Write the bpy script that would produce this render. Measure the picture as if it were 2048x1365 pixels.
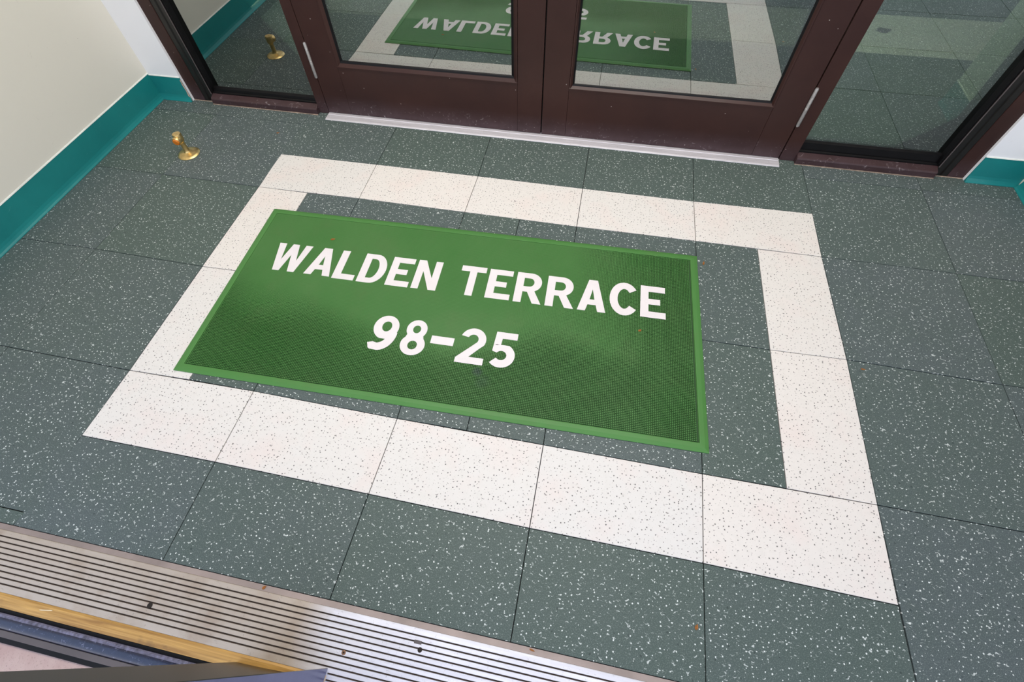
import bpy, bmesh, math, random
import numpy as np
from mathutils import Vector, Matrix
from mathutils import noise as mnoise
random.seed(7)
for o in list(bpy.data.objects):
    bpy.data.objects.remove(o)
S = bpy.context.scene
COL = S.collection

# ------------------------------------------------------------ camera
cam_d = bpy.data.cameras.new('camera')
cam = bpy.data.objects.new('camera', cam_d)
COL.objects.link(cam)
cam.location = (0.2481, -1.6345, 1.3903)
cam.rotation_mode = 'XYZ'
cam.rotation_euler = (0.600536, 0.019025, 0.193788)
cam_d.sensor_fit = 'HORIZONTAL'
cam_d.sensor_width = 36
cam_d.lens = 17.1211
cam_d.shift_x = 0.005636
cam_d.shift_y = -0.023177
cam_d.clip_start = 0.02
S.camera = cam

# ------------------------------------------------------------ world, light, exposure
S.view_settings.view_transform = 'Standard'
S.view_settings.look = 'None'
S.view_settings.gamma = 1
S.view_settings.use_curve_mapping = False
S.view_settings.exposure = -0.13
W = bpy.data.worlds.new('sky')
S.world = W
W.use_nodes = True
wn = W.node_tree
wn.nodes.clear()
bg = wn.nodes.new('ShaderNodeBackground')
wo = wn.nodes.new('ShaderNodeOutputWorld')
tc = wn.nodes.new('ShaderNodeTexCoord')
sp = wn.nodes.new('ShaderNodeSeparateXYZ')
rp = wn.nodes.new('ShaderNodeValToRGB')
rp.color_ramp.elements[0].position = 0.0
rp.color_ramp.elements[0].color = (0.95, 0.96, 1.0, 1)
rp.color_ramp.elements[1].position = 0.7
rp.color_ramp.elements[1].color = (0.42, 0.52, 0.72, 1)
wn.links.new(tc.outputs['Generated'], sp.inputs[0])
wn.links.new(sp.outputs['Z'], rp.inputs[0])
wn.links.new(rp.outputs[0], bg.inputs[0])
bg.inputs[1].default_value = 2.6
wn.links.new(bg.outputs[0], wo.inputs[0])

def area(name, loc, size, power, col, rot=(0, 0, 0)):
    d = bpy.data.lights.new(name, 'AREA')
    d.shape = 'RECTANGLE'
    d.size, d.size_y = size
    d.energy = power
    d.color = col
    o = bpy.data.objects.new(name, d)
    COL.objects.link(o)
    o.location = loc
    o.rotation_euler = rot
    return o
area('vestibule_fill', (0.0, -0.40, 2.62), (2.6, 1.2), 50, (1.0, 0.96, 0.90))  # unseen overhead light, added as fill for the vestibule
area('lobby_fill', (-0.2, 1.9, 2.62), (3.2, 2.0), 115, (1.0, 0.93, 0.76))  # unseen fill, added to brighten the lobby behind the glass

# ------------------------------------------------------------ material helpers
class NT:
    def __init__(s, name):
        s.m = bpy.data.materials.new(name)
        s.m.use_nodes = True
        s.t = s.m.node_tree
        s.t.nodes.clear()
        s.out = s.n('ShaderNodeOutputMaterial')
    def n(s, typ, **kw):
        nd = s.t.nodes.new(typ)
        for k, v in kw.items():
            if k == 'inp':
                for a, b in v.items():
                    nd.inputs[a].default_value = b
            else:
                setattr(nd, k, v)
        return nd
    def l(s, a, b):
        s.t.links.new(a, b)
    def math(s, op, a, b=None, clamp=False):
        nd = s.n('ShaderNodeMath', operation=op)
        nd.use_clamp = clamp
        for i, v in enumerate((a, b)):
            if v is None:
                continue
            if isinstance(v, (int, float)):
                nd.inputs[i].default_value = v
            else:
                s.l(v, nd.inputs[i])
        return nd.outputs[0]
    def mix(s, fac, a, b):
        nd = s.n('ShaderNodeMix', data_type='RGBA')
        for idx, v in ((0, fac), (6, a), (7, b)):
            if isinstance(v, (int, float)):
                nd.inputs[idx].default_value = v
            elif isinstance(v, tuple):
                nd.inputs[idx].default_value = v
            else:
                s.l(v, nd.inputs[idx])
        return nd.outputs[2]
    def noise(s, vec, scale, detail=2, rough=0.5, dist=0.0):
        nd = s.n('ShaderNodeTexNoise', inp={'Scale': scale, 'Detail': detail, 'Roughness': rough, 'Distortion': dist})
        if vec is not None:
            s.l(vec, nd.inputs['Vector'])
        return nd
    def ramp(s, fac, p0, p1):
        nd = s.n('ShaderNodeMapRange', inp={1: p0, 2: p1, 3: 0.0, 4: 1.0})
        nd.clamp = True
        s.l(fac, nd.inputs[0])
        return nd.outputs[0]
    def bump(s, h, dist, strength=1.0):
        nd = s.n('ShaderNodeBump', inp={'Strength': strength, 'Distance': dist})
        s.l(h, nd.inputs['Height'])
        return nd.outputs[0]
    def bsdf(s, color, rough=0.5, metal=0.0, normal=None, spec=0.5, coat=0.0):
        b = s.n('ShaderNodeBsdfPrincipled')
        for key, v in (('Base Color', color), ('Roughness', rough), ('Metallic', metal)):
            if isinstance(v, tuple):
                b.inputs[key].default_value = v
            elif isinstance(v, (int, float)):
                b.inputs[key].default_value = v
            else:
                s.l(v, b.inputs[key])
        b.inputs['Specular IOR Level'].default_value = spec
        b.inputs['Coat Weight'].default_value = coat
        if normal is not None:
            s.l(normal, b.inputs['Normal'])
        s.l(b.outputs[0], s.out.inputs[0])
        return b

def sr(r, g, b):
    def f(c):
        c /= 255.0
        return c / 12.92 if c <= 0.04045 else ((c + 0.055) / 1.055) ** 2.4
    return (f(r), f(g), f(b), 1.0)

def chips(t, vec, scale, r0, r1, distort=0.0, dscale=60.0, stretch=None, rot=0.0, keep=1.0):
    """round or worm shaped terrazzo chips: 1 inside a chip"""
    v = vec
    if distort:
        nz = t.noise(v, dscale, 1)
        sub = t.n('ShaderNodeVectorMath', operation='SUBTRACT')
        t.l(nz.outputs['Color'], sub.inputs[0])
        sub.inputs[1].default_value = (0.5, 0.5, 0.5)
        sc = t.n('ShaderNodeVectorMath', operation='SCALE')
        t.l(sub.outputs[0], sc.inputs[0])
        sc.inputs[3].default_value = distort
        ad = t.n('ShaderNodeVectorMath', operation='ADD')
        t.l(v, ad.inputs[0])
        t.l(sc.outputs[0], ad.inputs[1])
        v = ad.outputs[0]
    if stretch:
        mp = t.n('ShaderNodeMapping')
        mp.inputs['Rotation'].default_value = (0, 0, rot)
        mp.inputs['Scale'].default_value = (stretch, 1, 1)
        t.l(v, mp.inputs[0])
        v = mp.outputs[0]
    vo = t.n('ShaderNodeTexVoronoi', voronoi_dimensions='2D', inp={'Scale': scale})
    t.l(v, vo.inputs['Vector'])
    sep = t.n('ShaderNodeSeparateColor')
    t.l(vo.outputs['Color'], sep.inputs[0])
    rad = t.math('ADD', t.math('MULTIPLY', sep.outputs[0], r1 - r0), r0)
    d = t.math('SUBTRACT', rad, vo.outputs['Distance'])
    m = t.math('MULTIPLY', d, 26.0, clamp=True)
    if keep < 1:
        m = t.math('MULTIPLY', m, t.math('LESS_THAN', sep.outputs[1], keep))
    return m

def tile_vec(t):
    tcn = t.n('ShaderNodeTexCoord')
    oi = t.n('ShaderNodeObjectInfo')
    mul = t.math('MULTIPLY', oi.outputs['Random'], 40.0)
    cb = t.n('ShaderNodeCombineXYZ')
    t.l(mul, cb.inputs[0])
    t.l(t.math('MULTIPLY', oi.outputs['Random'], 23.7), cb.inputs[1])
    ad = t.n('ShaderNodeVectorMath', operation='ADD')
    t.l(tcn.outputs['Object'], ad.inputs[0])
    t.l(cb.outputs[0], ad.inputs[1])
    return ad.outputs[0], oi.outputs['Random']

def dark_tile_mat(name, ca, cb_):
    t = NT(name)
    v, rnd = tile_vec(t)
    base = t.mix(rnd, ca, cb_)
    mott = t.noise(v, 9, 3, 0.6)
    base = t.mix(t.ramp(mott.outputs[0], 0.35, 0.7), base, t.mix(0.35, base, sr(70, 84, 76)))
    grain = t.noise(v, 420, 2, 0.6)
    base = t.mix(t.math('MULTIPLY', t.ramp(grain.outputs[0], 0.52, 0.72), 0.42), base, sr(150, 160, 156))
    dots = chips(t, v, 74, 0.03, 0.155, 0.004, 110, keep=0.86)
    worms = chips(t, v, 82, 0.04, 0.135, 0.020, 80, 0.34, 0.9, keep=0.7)
    worms2 = chips(t, v, 105, 0.02, 0.13, 0.020, 85, 0.30, -0.5, keep=0.75)
    dk = chips(t, v, 34, 0.0, 0.11, 0.004, 90, keep=0.45)
    c = t.mix(t.math('MULTIPLY', worms2, 0.5), base, sr(178, 186, 180))
    c = t.mix(t.math('MULTIPLY', dk, 0.6), c, sr(40, 50, 50))
    c = t.mix(t.math('MULTIPLY', worms, 0.72), c, sr(212, 217, 213))
    c = t.mix(t.math('MULTIPLY', dots, 0.88), c, sr(226, 230, 226))
    wear = t.noise(v, 5, 3, 0.5)
    rough = t.math('ADD', t.math('MULTIPLY', wear.outputs[0], 0.22), 0.38)
    nb = t.bump(t.noise(v, 160, 3).outputs[0], 0.0006, 0.35)
    t.bsdf(c, rough, normal=nb, spec=0.24)
    return t.m

def white_tile_mat():
    t = NT('white_terrazzo_tile')
    v, rnd = tile_vec(t)
    base = t.mix(rnd, sr(220, 213, 206), sr(215, 211, 206))
    bl = t.noise(v, 6, 3, 0.6)
    base = t.mix(t.math('MULTIPLY', t.ramp(bl.outputs[0], 0.5, 0.75), 0.5), base, sr(222, 203, 196))
    bl2 = t.noise(v, 40, 3, 0.6)
    base = t.mix(t.math('MULTIPLY', t.ramp(bl2.outputs[0], 0.5, 0.8), 0.35), base, sr(205, 200, 192))
    dots = chips(t, v, 84, 0.03, 0.175, 0.003, 90, keep=0.95)
    worms = chips(t, v, 92, 0.0, 0.115, 0.016, 80, 0.36, 0.5, keep=0.7)
    fine = chips(t, v, 190, 0.0, 0.14, 0.004, 120, 0.6, 1.9, keep=0.5)
    c = t.mix(t.math('MULTIPLY', fine, 0.6), base, sr(140, 130, 122))
    c = t.mix(t.math('MULTIPLY', worms, 0.75), c, sr(90, 84, 80))
    c = t.mix(t.math('MULTIPLY', dots, 0.85), c, sr(66, 64, 64))
    nb = t.bump(t.noise(v, 120, 3).outputs[0], 0.0005, 0.3)
    t.bsdf(c, 0.52, normal=nb, spec=0.22)
    return t.m

def plain(name, color, rough=0.5, metal=0.0, var=0.08, vscale=8, spec=0.5, bump=0.0, bscale=200):
    t = NT(name)
    tcn = t.n('ShaderNodeTexCoord')
    nz = t.noise(tcn.outputs['Object'], vscale, 4, 0.6)
    dk = tuple(c * (1 - var * 2) for c in color[:3]) + (1,)
    lt = tuple(min(1, c * (1 + var)) for c in color[:3]) + (1,)
    c = t.mix(t.ramp(nz.outputs[0], 0.3, 0.7), dk, lt)
    nrm = None
    if bump:
        nrm = t.bump(t.noise(tcn.outputs['Object'], bscale, 3).outputs[0], bump, 0.6)
    t.bsdf(c, rough, metal, nrm, spec)
    return t.m

def brown_metal():
    """dark bronze paint, scuffed and chipped close to the floor"""
    t = NT('dark_bronze_paint')
    g = t.n('ShaderNodeNewGeometry')
    v = g.outputs['Position']
    nz = t.noise(v, 3, 4, 0.6)
    c = t.mix(t.ramp(nz.outputs[0], 0.3, 0.7), sr(48, 29, 27), sr(60, 36, 31))
    spk = t.n('ShaderNodeTexVoronoi', inp={'Scale': 24})
    t.l(v, spk.inputs['Vector'])
    sep = t.n('ShaderNodeSeparateColor')
    t.l(spk.outputs['Color'], sep.inputs[0])
    dot = t.math('MULTIPLY', t.math('LESS_THAN', spk.outputs['Distance'], 0.045), t.math('LESS_THAN', sep.outputs[0], 0.5))
    c = t.mix(t.math('MULTIPLY', dot, 0.7), c, sr(190, 180, 175))
    # scuffs low down
    xyz = t.n('ShaderNodeSeparateXYZ')
    t.l(v, xyz.inputs[0])
    low = t.math('SUBTRACT', 1.0, t.ramp(xyz.outputs['Z'], 0.02, 0.10))
    sc = t.noise(v, 34, 6, 0.75, 1.5)
    ms = t.math('MULTIPLY', t.ramp(sc.outputs[0], 0.60, 0.66), low)
    c = t.mix(t.math('MULTIPLY', ms, 0.55), c, sr(170, 160, 160))
    dust = t.noise(v, 12, 4, 0.7)
    c = t.mix(t.math('MULTIPLY', t.math('MULTIPLY', dust.outputs[0], low), 0.22), c, sr(120, 110, 125))
    rough = t.math('ADD', t.math('MULTIPLY', dust.outputs[0], 0.2), 0.28)
    t.bsdf(c, rough, 0.0, t.bump(t.noise(v, 90, 2).outputs[0], 0.0004, 0.3), 0.32)
    return t.m

def wall_mat(name, col):
    t = NT(name)
    g = t.n('ShaderNodeNewGeometry')
    v = g.outputs['Position']
    nz = t.noise(v, 1.6, 4, 0.6)
    c = t.mix(t.ramp(nz.outputs[0], 0.3, 0.7), tuple(x * 0.96 for x in col[:3]) + (1,), col)
    sc = t.noise(v, 9, 5, 0.8, 2.5)
    c = t.mix(t.math('MULTIPLY', t.ramp(sc.outputs[0], 0.66, 0.70), 0.18), c, sr(150, 146, 136))
    spk = t.n('ShaderNodeTexVoronoi', inp={'Scale': 11})
    t.l(v, spk.inputs['Vector'])
    sep = t.n('ShaderNodeSeparateColor')
    t.l(spk.outputs['Color'], sep.inputs[0])
    dot = t.math('MULTIPLY', t.math('LESS_THAN', spk.outputs['Distance'], 0.022), t.math('LESS_THAN', sep.outputs[0], 0.5))
    c = t.mix(t.math('MULTIPLY', dot, 0.5), c, sr(110, 100, 90))
    t.bsdf(c, 0.5, 0.0, t.bump(t.noise(v, 140, 3).outputs[0], 0.0008, 0.25), 0.4)
    return t.m

def teal_mat():
    t = NT('teal_vinyl_base')
    g = t.n('ShaderNodeNewGeometry')
    v = g.outputs['Position']
    nz = t.noise(v, 4, 4, 0.6)
    c = t.mix(t.ramp(nz.outputs[0], 0.3, 0.7), sr(24, 118, 118), sr(32, 132, 130))
    sc = t.noise(v, 18, 5, 0.8, 2.0)
    c = t.mix(t.math('MULTIPLY', t.ramp(sc.outputs[0], 0.64, 0.7), 0.3), c, sr(120, 180, 175))
    t.bsdf(c, 0.32, spec=0.45)
    return t.m

def glass_mat(name, refl, tint, rtint=(0.93, 1.0, 0.96, 1), streak=True):
    t = NT(name)
    tr = t.n('ShaderNodeBsdfTransparent')
    tr.inputs[0].default_value = tint
    gl = t.n('ShaderNodeBsdfGlossy')
    gl.inputs['Roughness'].default_value = 0.0
    gl.inputs[0].default_value = rtint
    fr = t.n('ShaderNodeFresnel')
    fr.inputs[0].default_value = 1.5
    fac = t.math('ADD', t.math('MULTIPLY', fr.outputs[0], 0.9), refl, clamp=True)
    mx = t.n('ShaderNodeMixShader')
    t.l(fac, mx.inputs[0])
    t.l(tr.outputs[0], mx.inputs[1])
    t.l(gl.outputs[0], mx.inputs[2])
    t.l(mx.outputs[0], t.out.inputs[0])
    return t.m

def rubber_green(name, a, b, rough=0.55, stain=False):
    t = NT(name)
    g = t.n('ShaderNodeTexCoord')
    v = g.outputs['Object']
    nz = t.noise(v, 2.2, 4, 0.6)
    c = t.mix(t.ramp(nz.outputs[0], 0.35, 0.65), a, b)
    nz2 = t.noise(v, 7, 4, 0.7)
    c = t.mix(t.math('MULTIPLY', t.ramp(nz2.outputs[0], 0.5, 0.8), 0.30), c, sr(84, 104, 62))
    if stain:
        for (x, y, r, k) in ((0.134, -0.232, 0.020, 0.75), (0.158, -0.262, 0.032, 0.30)):
            mp = t.n('ShaderNodeVectorMath', operation='DISTANCE')
            nzz = t.noise(v, 30, 2)
            ad = t.n('ShaderNodeVectorMath', operation='MULTIPLY_ADD')
            t.l(nzz.outputs['Color'], ad.inputs[0])
            ad.inputs[1].default_value = (0.02, 0.02, 0)
            t.l(v, ad.inputs[2])
            t.l(ad.outputs[0], mp.inputs[0])
            mp.inputs[1].default_value = (x + 0.01, y + 0.01, 0.0)
            f = t.math('SUBTRACT', 1.0, t.ramp(mp.outputs['Value'], r * 0.4, r))
            c = t.mix(t.math('MULTIPLY', f, k), c, sr(72, 84, 82))
    t.bsdf(c, rough, 0.0, t.bump(t.noise(v, 300, 2).outputs[0], 0.0003, 0.3), 0.35)
    return t.m

def alu_mat(name, a, b, rough=0.42, metal=0.55, brown=False):
    t = NT(name)
    g = t.n('ShaderNodeNewGeometry')
    v = g.outputs['Position']
    mp = t.n('ShaderNodeMapping')
    mp.inputs['Scale'].default_value = (1, 12, 12)
    t.l(v, mp.inputs[0])
    nz = t.noise(mp.outputs[0], 6, 5, 0.7)
    c = t.mix(t.ramp(nz.outputs[0], 0.3, 0.7), a, b)
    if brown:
        # left half browned to paint in the post's shade, with some tarnish blotches
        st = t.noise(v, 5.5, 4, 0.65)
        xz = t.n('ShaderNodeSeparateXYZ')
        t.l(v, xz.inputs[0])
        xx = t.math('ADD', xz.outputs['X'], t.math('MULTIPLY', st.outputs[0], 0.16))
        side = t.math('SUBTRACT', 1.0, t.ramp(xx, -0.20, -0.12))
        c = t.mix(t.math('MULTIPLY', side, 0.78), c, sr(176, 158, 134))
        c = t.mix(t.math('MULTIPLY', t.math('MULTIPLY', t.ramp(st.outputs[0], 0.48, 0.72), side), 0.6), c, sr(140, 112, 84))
    sp_ = t.noise(v, 160, 3, 0.7)
    c = t.mix(t.math('MULTIPLY', t.ramp(sp_.outputs[0], 0.62, 0.7), 0.35), c, sr(90, 84, 80))
    t.bsdf(c, rough, metal, t.bump(nz.outputs[0], 0.0004, 0.3), 0.5)
    return t.m

def wood_mat():
    t = NT('amber_weathered_strip')
    g = t.n('ShaderNodeNewGeometry')
    v = g.outputs['Position']
    mp = t.n('ShaderNodeMapping')
    mp.inputs['Scale'].default_value = (1.2, 40, 10)
    t.l(v, mp.inputs[0])
    nz = t.noise(mp.outputs[0], 3, 5, 0.6, 0.6)
    c = t.mix(t.ramp(nz.outputs[0], 0.35, 0.65), sr(146, 104, 46), sr(200, 156, 84))
    st = t.noise(v, 9, 4, 0.7)
    c = t.mix(t.math('MULTIPLY', t.ramp(st.outputs[0], 0.58, 0.72), 0.7), c, sr(96, 70, 40))
    t.bsdf(c, 0.42, 0.15, t.bump(nz.outputs[0], 0.0005, 0.3), 0.5)
    return t.m

def navy_mat():
    t = NT('navy_painted_metal')
    g = t.n('ShaderNodeNewGeometry')
    v = g.outputs['Position']
    nz = t.noise(v, 30, 5, 0.8)
    c = t.mix(t.ramp(nz.outputs[0], 0.3, 0.8), sr(18, 24, 48), sr(28, 36, 64))
    ch = t.noise(v, 120, 4, 0.8)
    c = t.mix(t.math('MULTIPLY', t.ramp(ch.outputs[0], 0.6, 0.68), 0.5), c, sr(150, 150, 175))
    t.bsdf(c, 0.22, 0.0, t.bump(ch.outputs[0], 0.0005, 0.4), 0.7)
    return t.m

def concrete_mat():
    t = NT('pinkish_concrete')
    g = t.n('ShaderNodeNewGeometry')
    v = g.outputs['Position']
    nz = t.noise(v, 4, 6, 0.7)
    c = t.mix(t.ramp(nz.outputs[0], 0.35, 0.65), sr(166, 138, 132), sr(186, 164, 157))
    st = t.noise(v, 9, 5, 0.7, 1.2)
    c = t.mix(t.math('MULTIPLY', t.ramp(st.outputs[0], 0.56, 0.72), 0.6), c, sr(122, 88, 86))
    sp_ = t.noise(v, 260, 2, 0.6)
    c = t.mix(t.math('MULTIPLY', t.ramp(sp_.outputs[0], 0.6, 0.7), 0.5), c, sr(112, 96, 92))
    t.bsdf(c, 0.75, 0.0, t.bump(sp_.outputs[0], 0.001, 0.4), 0.3)
    return t.m

M = {}
M['dark'] = dark_tile_mat('green_grey_terrazzo_tile', sr(74, 87, 81), sr(79, 88, 89))
M['white'] = white_tile_mat()
M['grout'] = plain('tile_bed', sr(24, 26, 24), 0.9)
M['brown'] = brown_metal()
M['black'] = plain('black_glazing_strip', sr(12, 11, 13), 0.45, var=0.2, vscale=20, spec=0.2)
M['wall'] = wall_mat('beige_wall_paint', sr(224, 220, 208))
M['wall_lit'] = wall_mat('daylit_wall_paint', sr(240, 240, 243))  # lighter colour paints in the daylight falling on the return walls
M['wallg'] = wall_mat('pale_green_wall_paint', sr(190, 198, 184))
M['ceil'] = wall_mat('ceiling_paint', sr(228, 226, 220))
M['caulk'] = plain('white_caulk', sr(225, 228, 222), 0.6)
M['teal'] = teal_mat()
M['glassd'] = glass_mat('door_pane_glass', 0.27, (0.56, 0.62, 0.58, 1), (1.0, 1.0, 0.985, 1))
M['glasss'] = glass_mat('side_pane_glass', 0.33, (0.50, 0.60, 0.53, 1), (0.97, 1.0, 0.97, 1))
M['brass'] = plain('worn_brass', sr(226, 196, 134), 0.36, 1.0, 0.12, 60)
M['orange'] = plain('orange_rubber_bumper', sr(206, 116, 22), 0.5, 0.0, 0.1, 60)
M['hinge'] = plain('worn_silver_hinge', sr(188, 184, 182), 0.38, 0.6, 0.15, 90)
M['matg'] = rubber_green('green_rubber_mat', sr(58, 108, 48), sr(70, 114, 58), stain=True)
M['matb'] = rubber_green('green_rubber_mat_border', sr(68, 120, 56), sr(74, 124, 62), 0.5)
M['matd'] = plain('nub_gap_shade', sr(38, 72, 32), 0.8)  # the mat's green darkened, painting the shade between nubs
M['letter'] = plain('white_rubber_inlay', sr(224, 216, 216), 0.6, var=0.03, vscale=12, bump=0.0003)
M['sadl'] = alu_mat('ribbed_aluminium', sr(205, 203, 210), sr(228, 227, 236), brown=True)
M['edge'] = plain('shaded_metal_edge', sr(150, 136, 132), 0.5, 0.2, 0.12, 9)  # shade on the saddle's sloping edge, put into a grey-brown colour
M['plaster'] = plain('bare_plaster', sr(206, 176, 160), 0.85, var=0.25, vscale=90)
M['grime'] = plain('grimy_caulk', sr(150, 132, 116), 0.8, var=0.3, vscale=40)
M['groove'] = plain('dark_groove', sr(58, 46, 38), 0.8)  # dark brown on the groove bottoms
M['thr'] = alu_mat('white_worn_threshold_metal', sr(200, 196, 200), sr(226, 222, 226), 0.4, 0.3)
M['wood'] = wood_mat()
M['navy'] = navy_mat()
M['conc'] = concrete_mat()
M['gray'] = plain('grey_seal_strip', sr(84, 76, 76), 0.55)
M['blackp'] = plain('black_satin_paint', sr(26, 24, 23), 0.35, var=0.1, vscale=6)
M['postb'] = plain('post_sky_tint', sr(88, 91, 126), 0.3, var=0.08, vscale=10)  # bluish sky reflection painted into the post's doorway side
M['bead'] = plain('scuffed_lavender_grey_paint', sr(104, 102, 124), 0.45, var=0.35, vscale=120)
M['lobby'] = plain('dark_panel', sr(40, 32, 30), 0.4)
M['leaf'] = plain('dry_brown_leaf', sr(96, 82, 66), 0.7, var=0.2, vscale=80)
M['bit'] = plain('dry_orange_leaf_bit', sr(196, 128, 60), 0.6, var=0.2, vscale=200)
M['straw'] = plain('pale_wooden_splinter', sr(236, 216, 176), 0.6)
M['fill_light'] = NT('fill_diffuser').m  # glow of the added ceiling fill lights
_t = M['fill_light'].node_tree
_e = _t.nodes.new('ShaderNodeEmission')
_e.inputs[1].default_value = 3.0
_e.inputs[0].default_value = (1, 0.96, 0.9, 1)
_t.links.new(_e.outputs[0], _t.nodes['Material Output'].inputs[0])
M['screw'] = plain('rusty_screw', sr(132, 98, 74), 0.5, 0.5, 0.2, 200)
M['hole'] = plain('dark_hole', sr(34, 26, 20), 0.9)

# ------------------------------------------------------------ object helpers
def link(name, me, mat, parent=None, loc=(0, 0, 0), rotz=0.0):
    o = bpy.data.objects.new(name, me)
    COL.objects.link(o)
    o.location = loc
    o.rotation_euler = (0, 0, rotz)
    if mat is not None and not me.materials:
        me.materials.append(mat)
    if parent is not None:
        o.parent = parent
    return o

def obj(name, bm, mat, parent=None, loc=(0, 0, 0), rotz=0.0, smooth=False):
    me = bpy.data.meshes.new(name)
    bmesh.ops.recalc_face_normals(bm, faces=bm.faces)
    bm.to_mesh(me)
    bm.free()
    if smooth:
        for p in me.polygons:
            p.use_smooth = True
        try:
            me.set_sharp_from_angle(angle=math.radians(40))
        except Exception:
            pass
    return link(name, me, mat, parent, loc, rotz)

def box(bm, x0, x1, y0, y1, z0, z1, bev=0.0):
    vs = [bm.verts.new((x, y, z)) for x in (x0, x1) for y in (y0, y1) for z in (z0, z1)]
    f = [(0, 1, 3, 2), (4, 6, 7, 5), (0, 4, 5, 1), (2, 3, 7, 6), (0, 2, 6, 4), (1, 5, 7, 3)]
    fs = [bm.faces.new([vs[i] for i in q]) for q in f]
    if bev > 0:
        es = list({e for q in fs for e in q.edges})
        bmesh.ops.bevel(bm, geom=es, offset=bev, segments=2, profile=0.5, affect='EDGES')
    return bm

def boxo(name, x0, x1, y0, y1, z0, z1, mat, parent=None, bev=0.0015):
    return obj(name, box(bmesh.new(), x0, x1, y0, y1, z0, z1, bev), mat, parent)

def prism(bm, prof, a0, a1, axis='x'):
    """extrude a profile polygon along an axis. axis x: prof=(y,z); axis y: prof=(x,z); axis z: prof=(x,y)"""
    def P(p, a):
        return {'x': (a, p[0], p[1]), 'y': (p[0], a, p[1]), 'z': (p[0], p[1], a)}[axis]
    A = [bm.verts.new(P(p, a0)) for p in prof]
    B = [bm.verts.new(P(p, a1)) for p in prof]
    n = len(prof)
    for i in range(n):
        bm.faces.new((A[i], A[(i + 1) % n], B[(i + 1) % n], B[i]))
    bm.faces.new(A[::-1])
    bm.faces.new(B)
    return bm

def lathe(bm, prof, seg=24, origin=(0, 0, 0), axis=(0, 0, 1)):
    q = Vector((0, 0, 1)).rotation_difference(Vector(axis).normalized())
    rings = []
    for r, z in prof:
        ring = []
        for k in range(seg):
            a = 2 * math.pi * k / seg
            ring.append(bm.verts.new(q @ Vector((r * math.cos(a), r * math.sin(a), z)) + Vector(origin)))
        rings.append(ring)
    for a, b in zip(rings, rings[1:]):
        for k in range(seg):
            bm.faces.new((a[k], a[(k + 1) % seg], b[(k + 1) % seg], b[k]))
    bm.faces.new(rings[0][::-1])
    bm.faces.new(rings[-1])
    return bm

def empty(name, loc=(0, 0, 0), rotz=0.0):
    o = bpy.data.objects.new(name, None)
    COL.objects.link(o)
    o.location = loc
    o.rotation_euler = (0, 0, rotz)
    o.empty_display_size = 0.05
    return o

def tag(o, label=None, cat=None, group=None, kind=None):
    if label: o['label'] = label
    if cat: o['category'] = cat
    if group: o['group'] = group
    if kind: o['kind'] = kind
    return o

# ------------------------------------------------------------ floor with individual tiles
T = 0.4572
DOOR_Y = 0.33
floor = boxo('floor', -1.99, 1.99, -1.65, 6.0, -0.12, -0.006, M['grout'], bev=0)
tag(floor, kind='structure')
NODE = {'X0Y0': (-1.147, -0.003), 'X1Y0': (-0.687, -0.000), 'X2Y0': (-0.224, 0.000), 'X3Y0': (0.229, -0.002), 'X4Y0': (0.683, -0.002),
        'X5Y0': (1.143, 0.006), 'X0Y1': (-1.140, -0.228), 'XaY1': (-0.915, -0.228), 'X1Y1': (-0.685, -0.222), 'X2Y1': (-0.228, -0.225),
        'X3Y1': (0.229, -0.228), 'XbY1': (0.913, -0.227), 'X5Y1': (1.142, -0.225), 'X0Y2': (-1.139, -0.682), 'XbY2': (0.913, -0.676),
        'X5Y2': (1.149, -0.670), 'XmY2': (-1.606, -0.675), 'X0Y3': (-1.135, -1.133), 'XaY3': (-0.922, -1.128), 'X1Y3': (-0.695, -1.127),
        'X2Y3': (-0.216, -1.131), 'XcY3': (0.001, -1.129), 'X3Y3': (0.233, -1.130), 'X4Y3': (0.685, -1.130), 'XbY3': (0.911, -1.128),
        'X5Y3': (1.144, -1.128), 'X0Y4': (-1.140, -1.360), 'X1Y4': (-0.697, -1.358), 'X2Y4': (-0.224, -1.360), 'X3Y4': (0.231, -1.363),
        'X5Y4': (1.141, -1.367), 'X4Y4': (0.681, -1.362), 'X0Y6': (-1.153, -1.622), 'X1Y6': (-0.696, -1.622), 'X2Y6': (-0.230, -1.622),
        'X3Y6': (0.229, -1.622), 'X4Y6': (0.679, -1.622)}
GX = {'l': -1.952, 'm': -1.604, '0': -1.143, 'a': -0.914, '1': -0.686, '2': -0.2286, 'c': 0.0, '3': 0.2286, '4': 0.686, 'b': 0.914, '5': 1.143, 'n': 1.600, 'r': 2.057, 's': 2.514, 't': 2.971}
GY = {'9': 0.352, '8': 0.227, '0': 0.0, '1': -0.225, '2': -0.677, '3': -1.129, '4': -1.361, '5': -1.586, '6': -1.622}
def node(a, b):
    k = 'X%sY%s' % (a, b)
    return NODE.get(k, (GX[a], GY[b]))
tile_count = [0]
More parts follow.
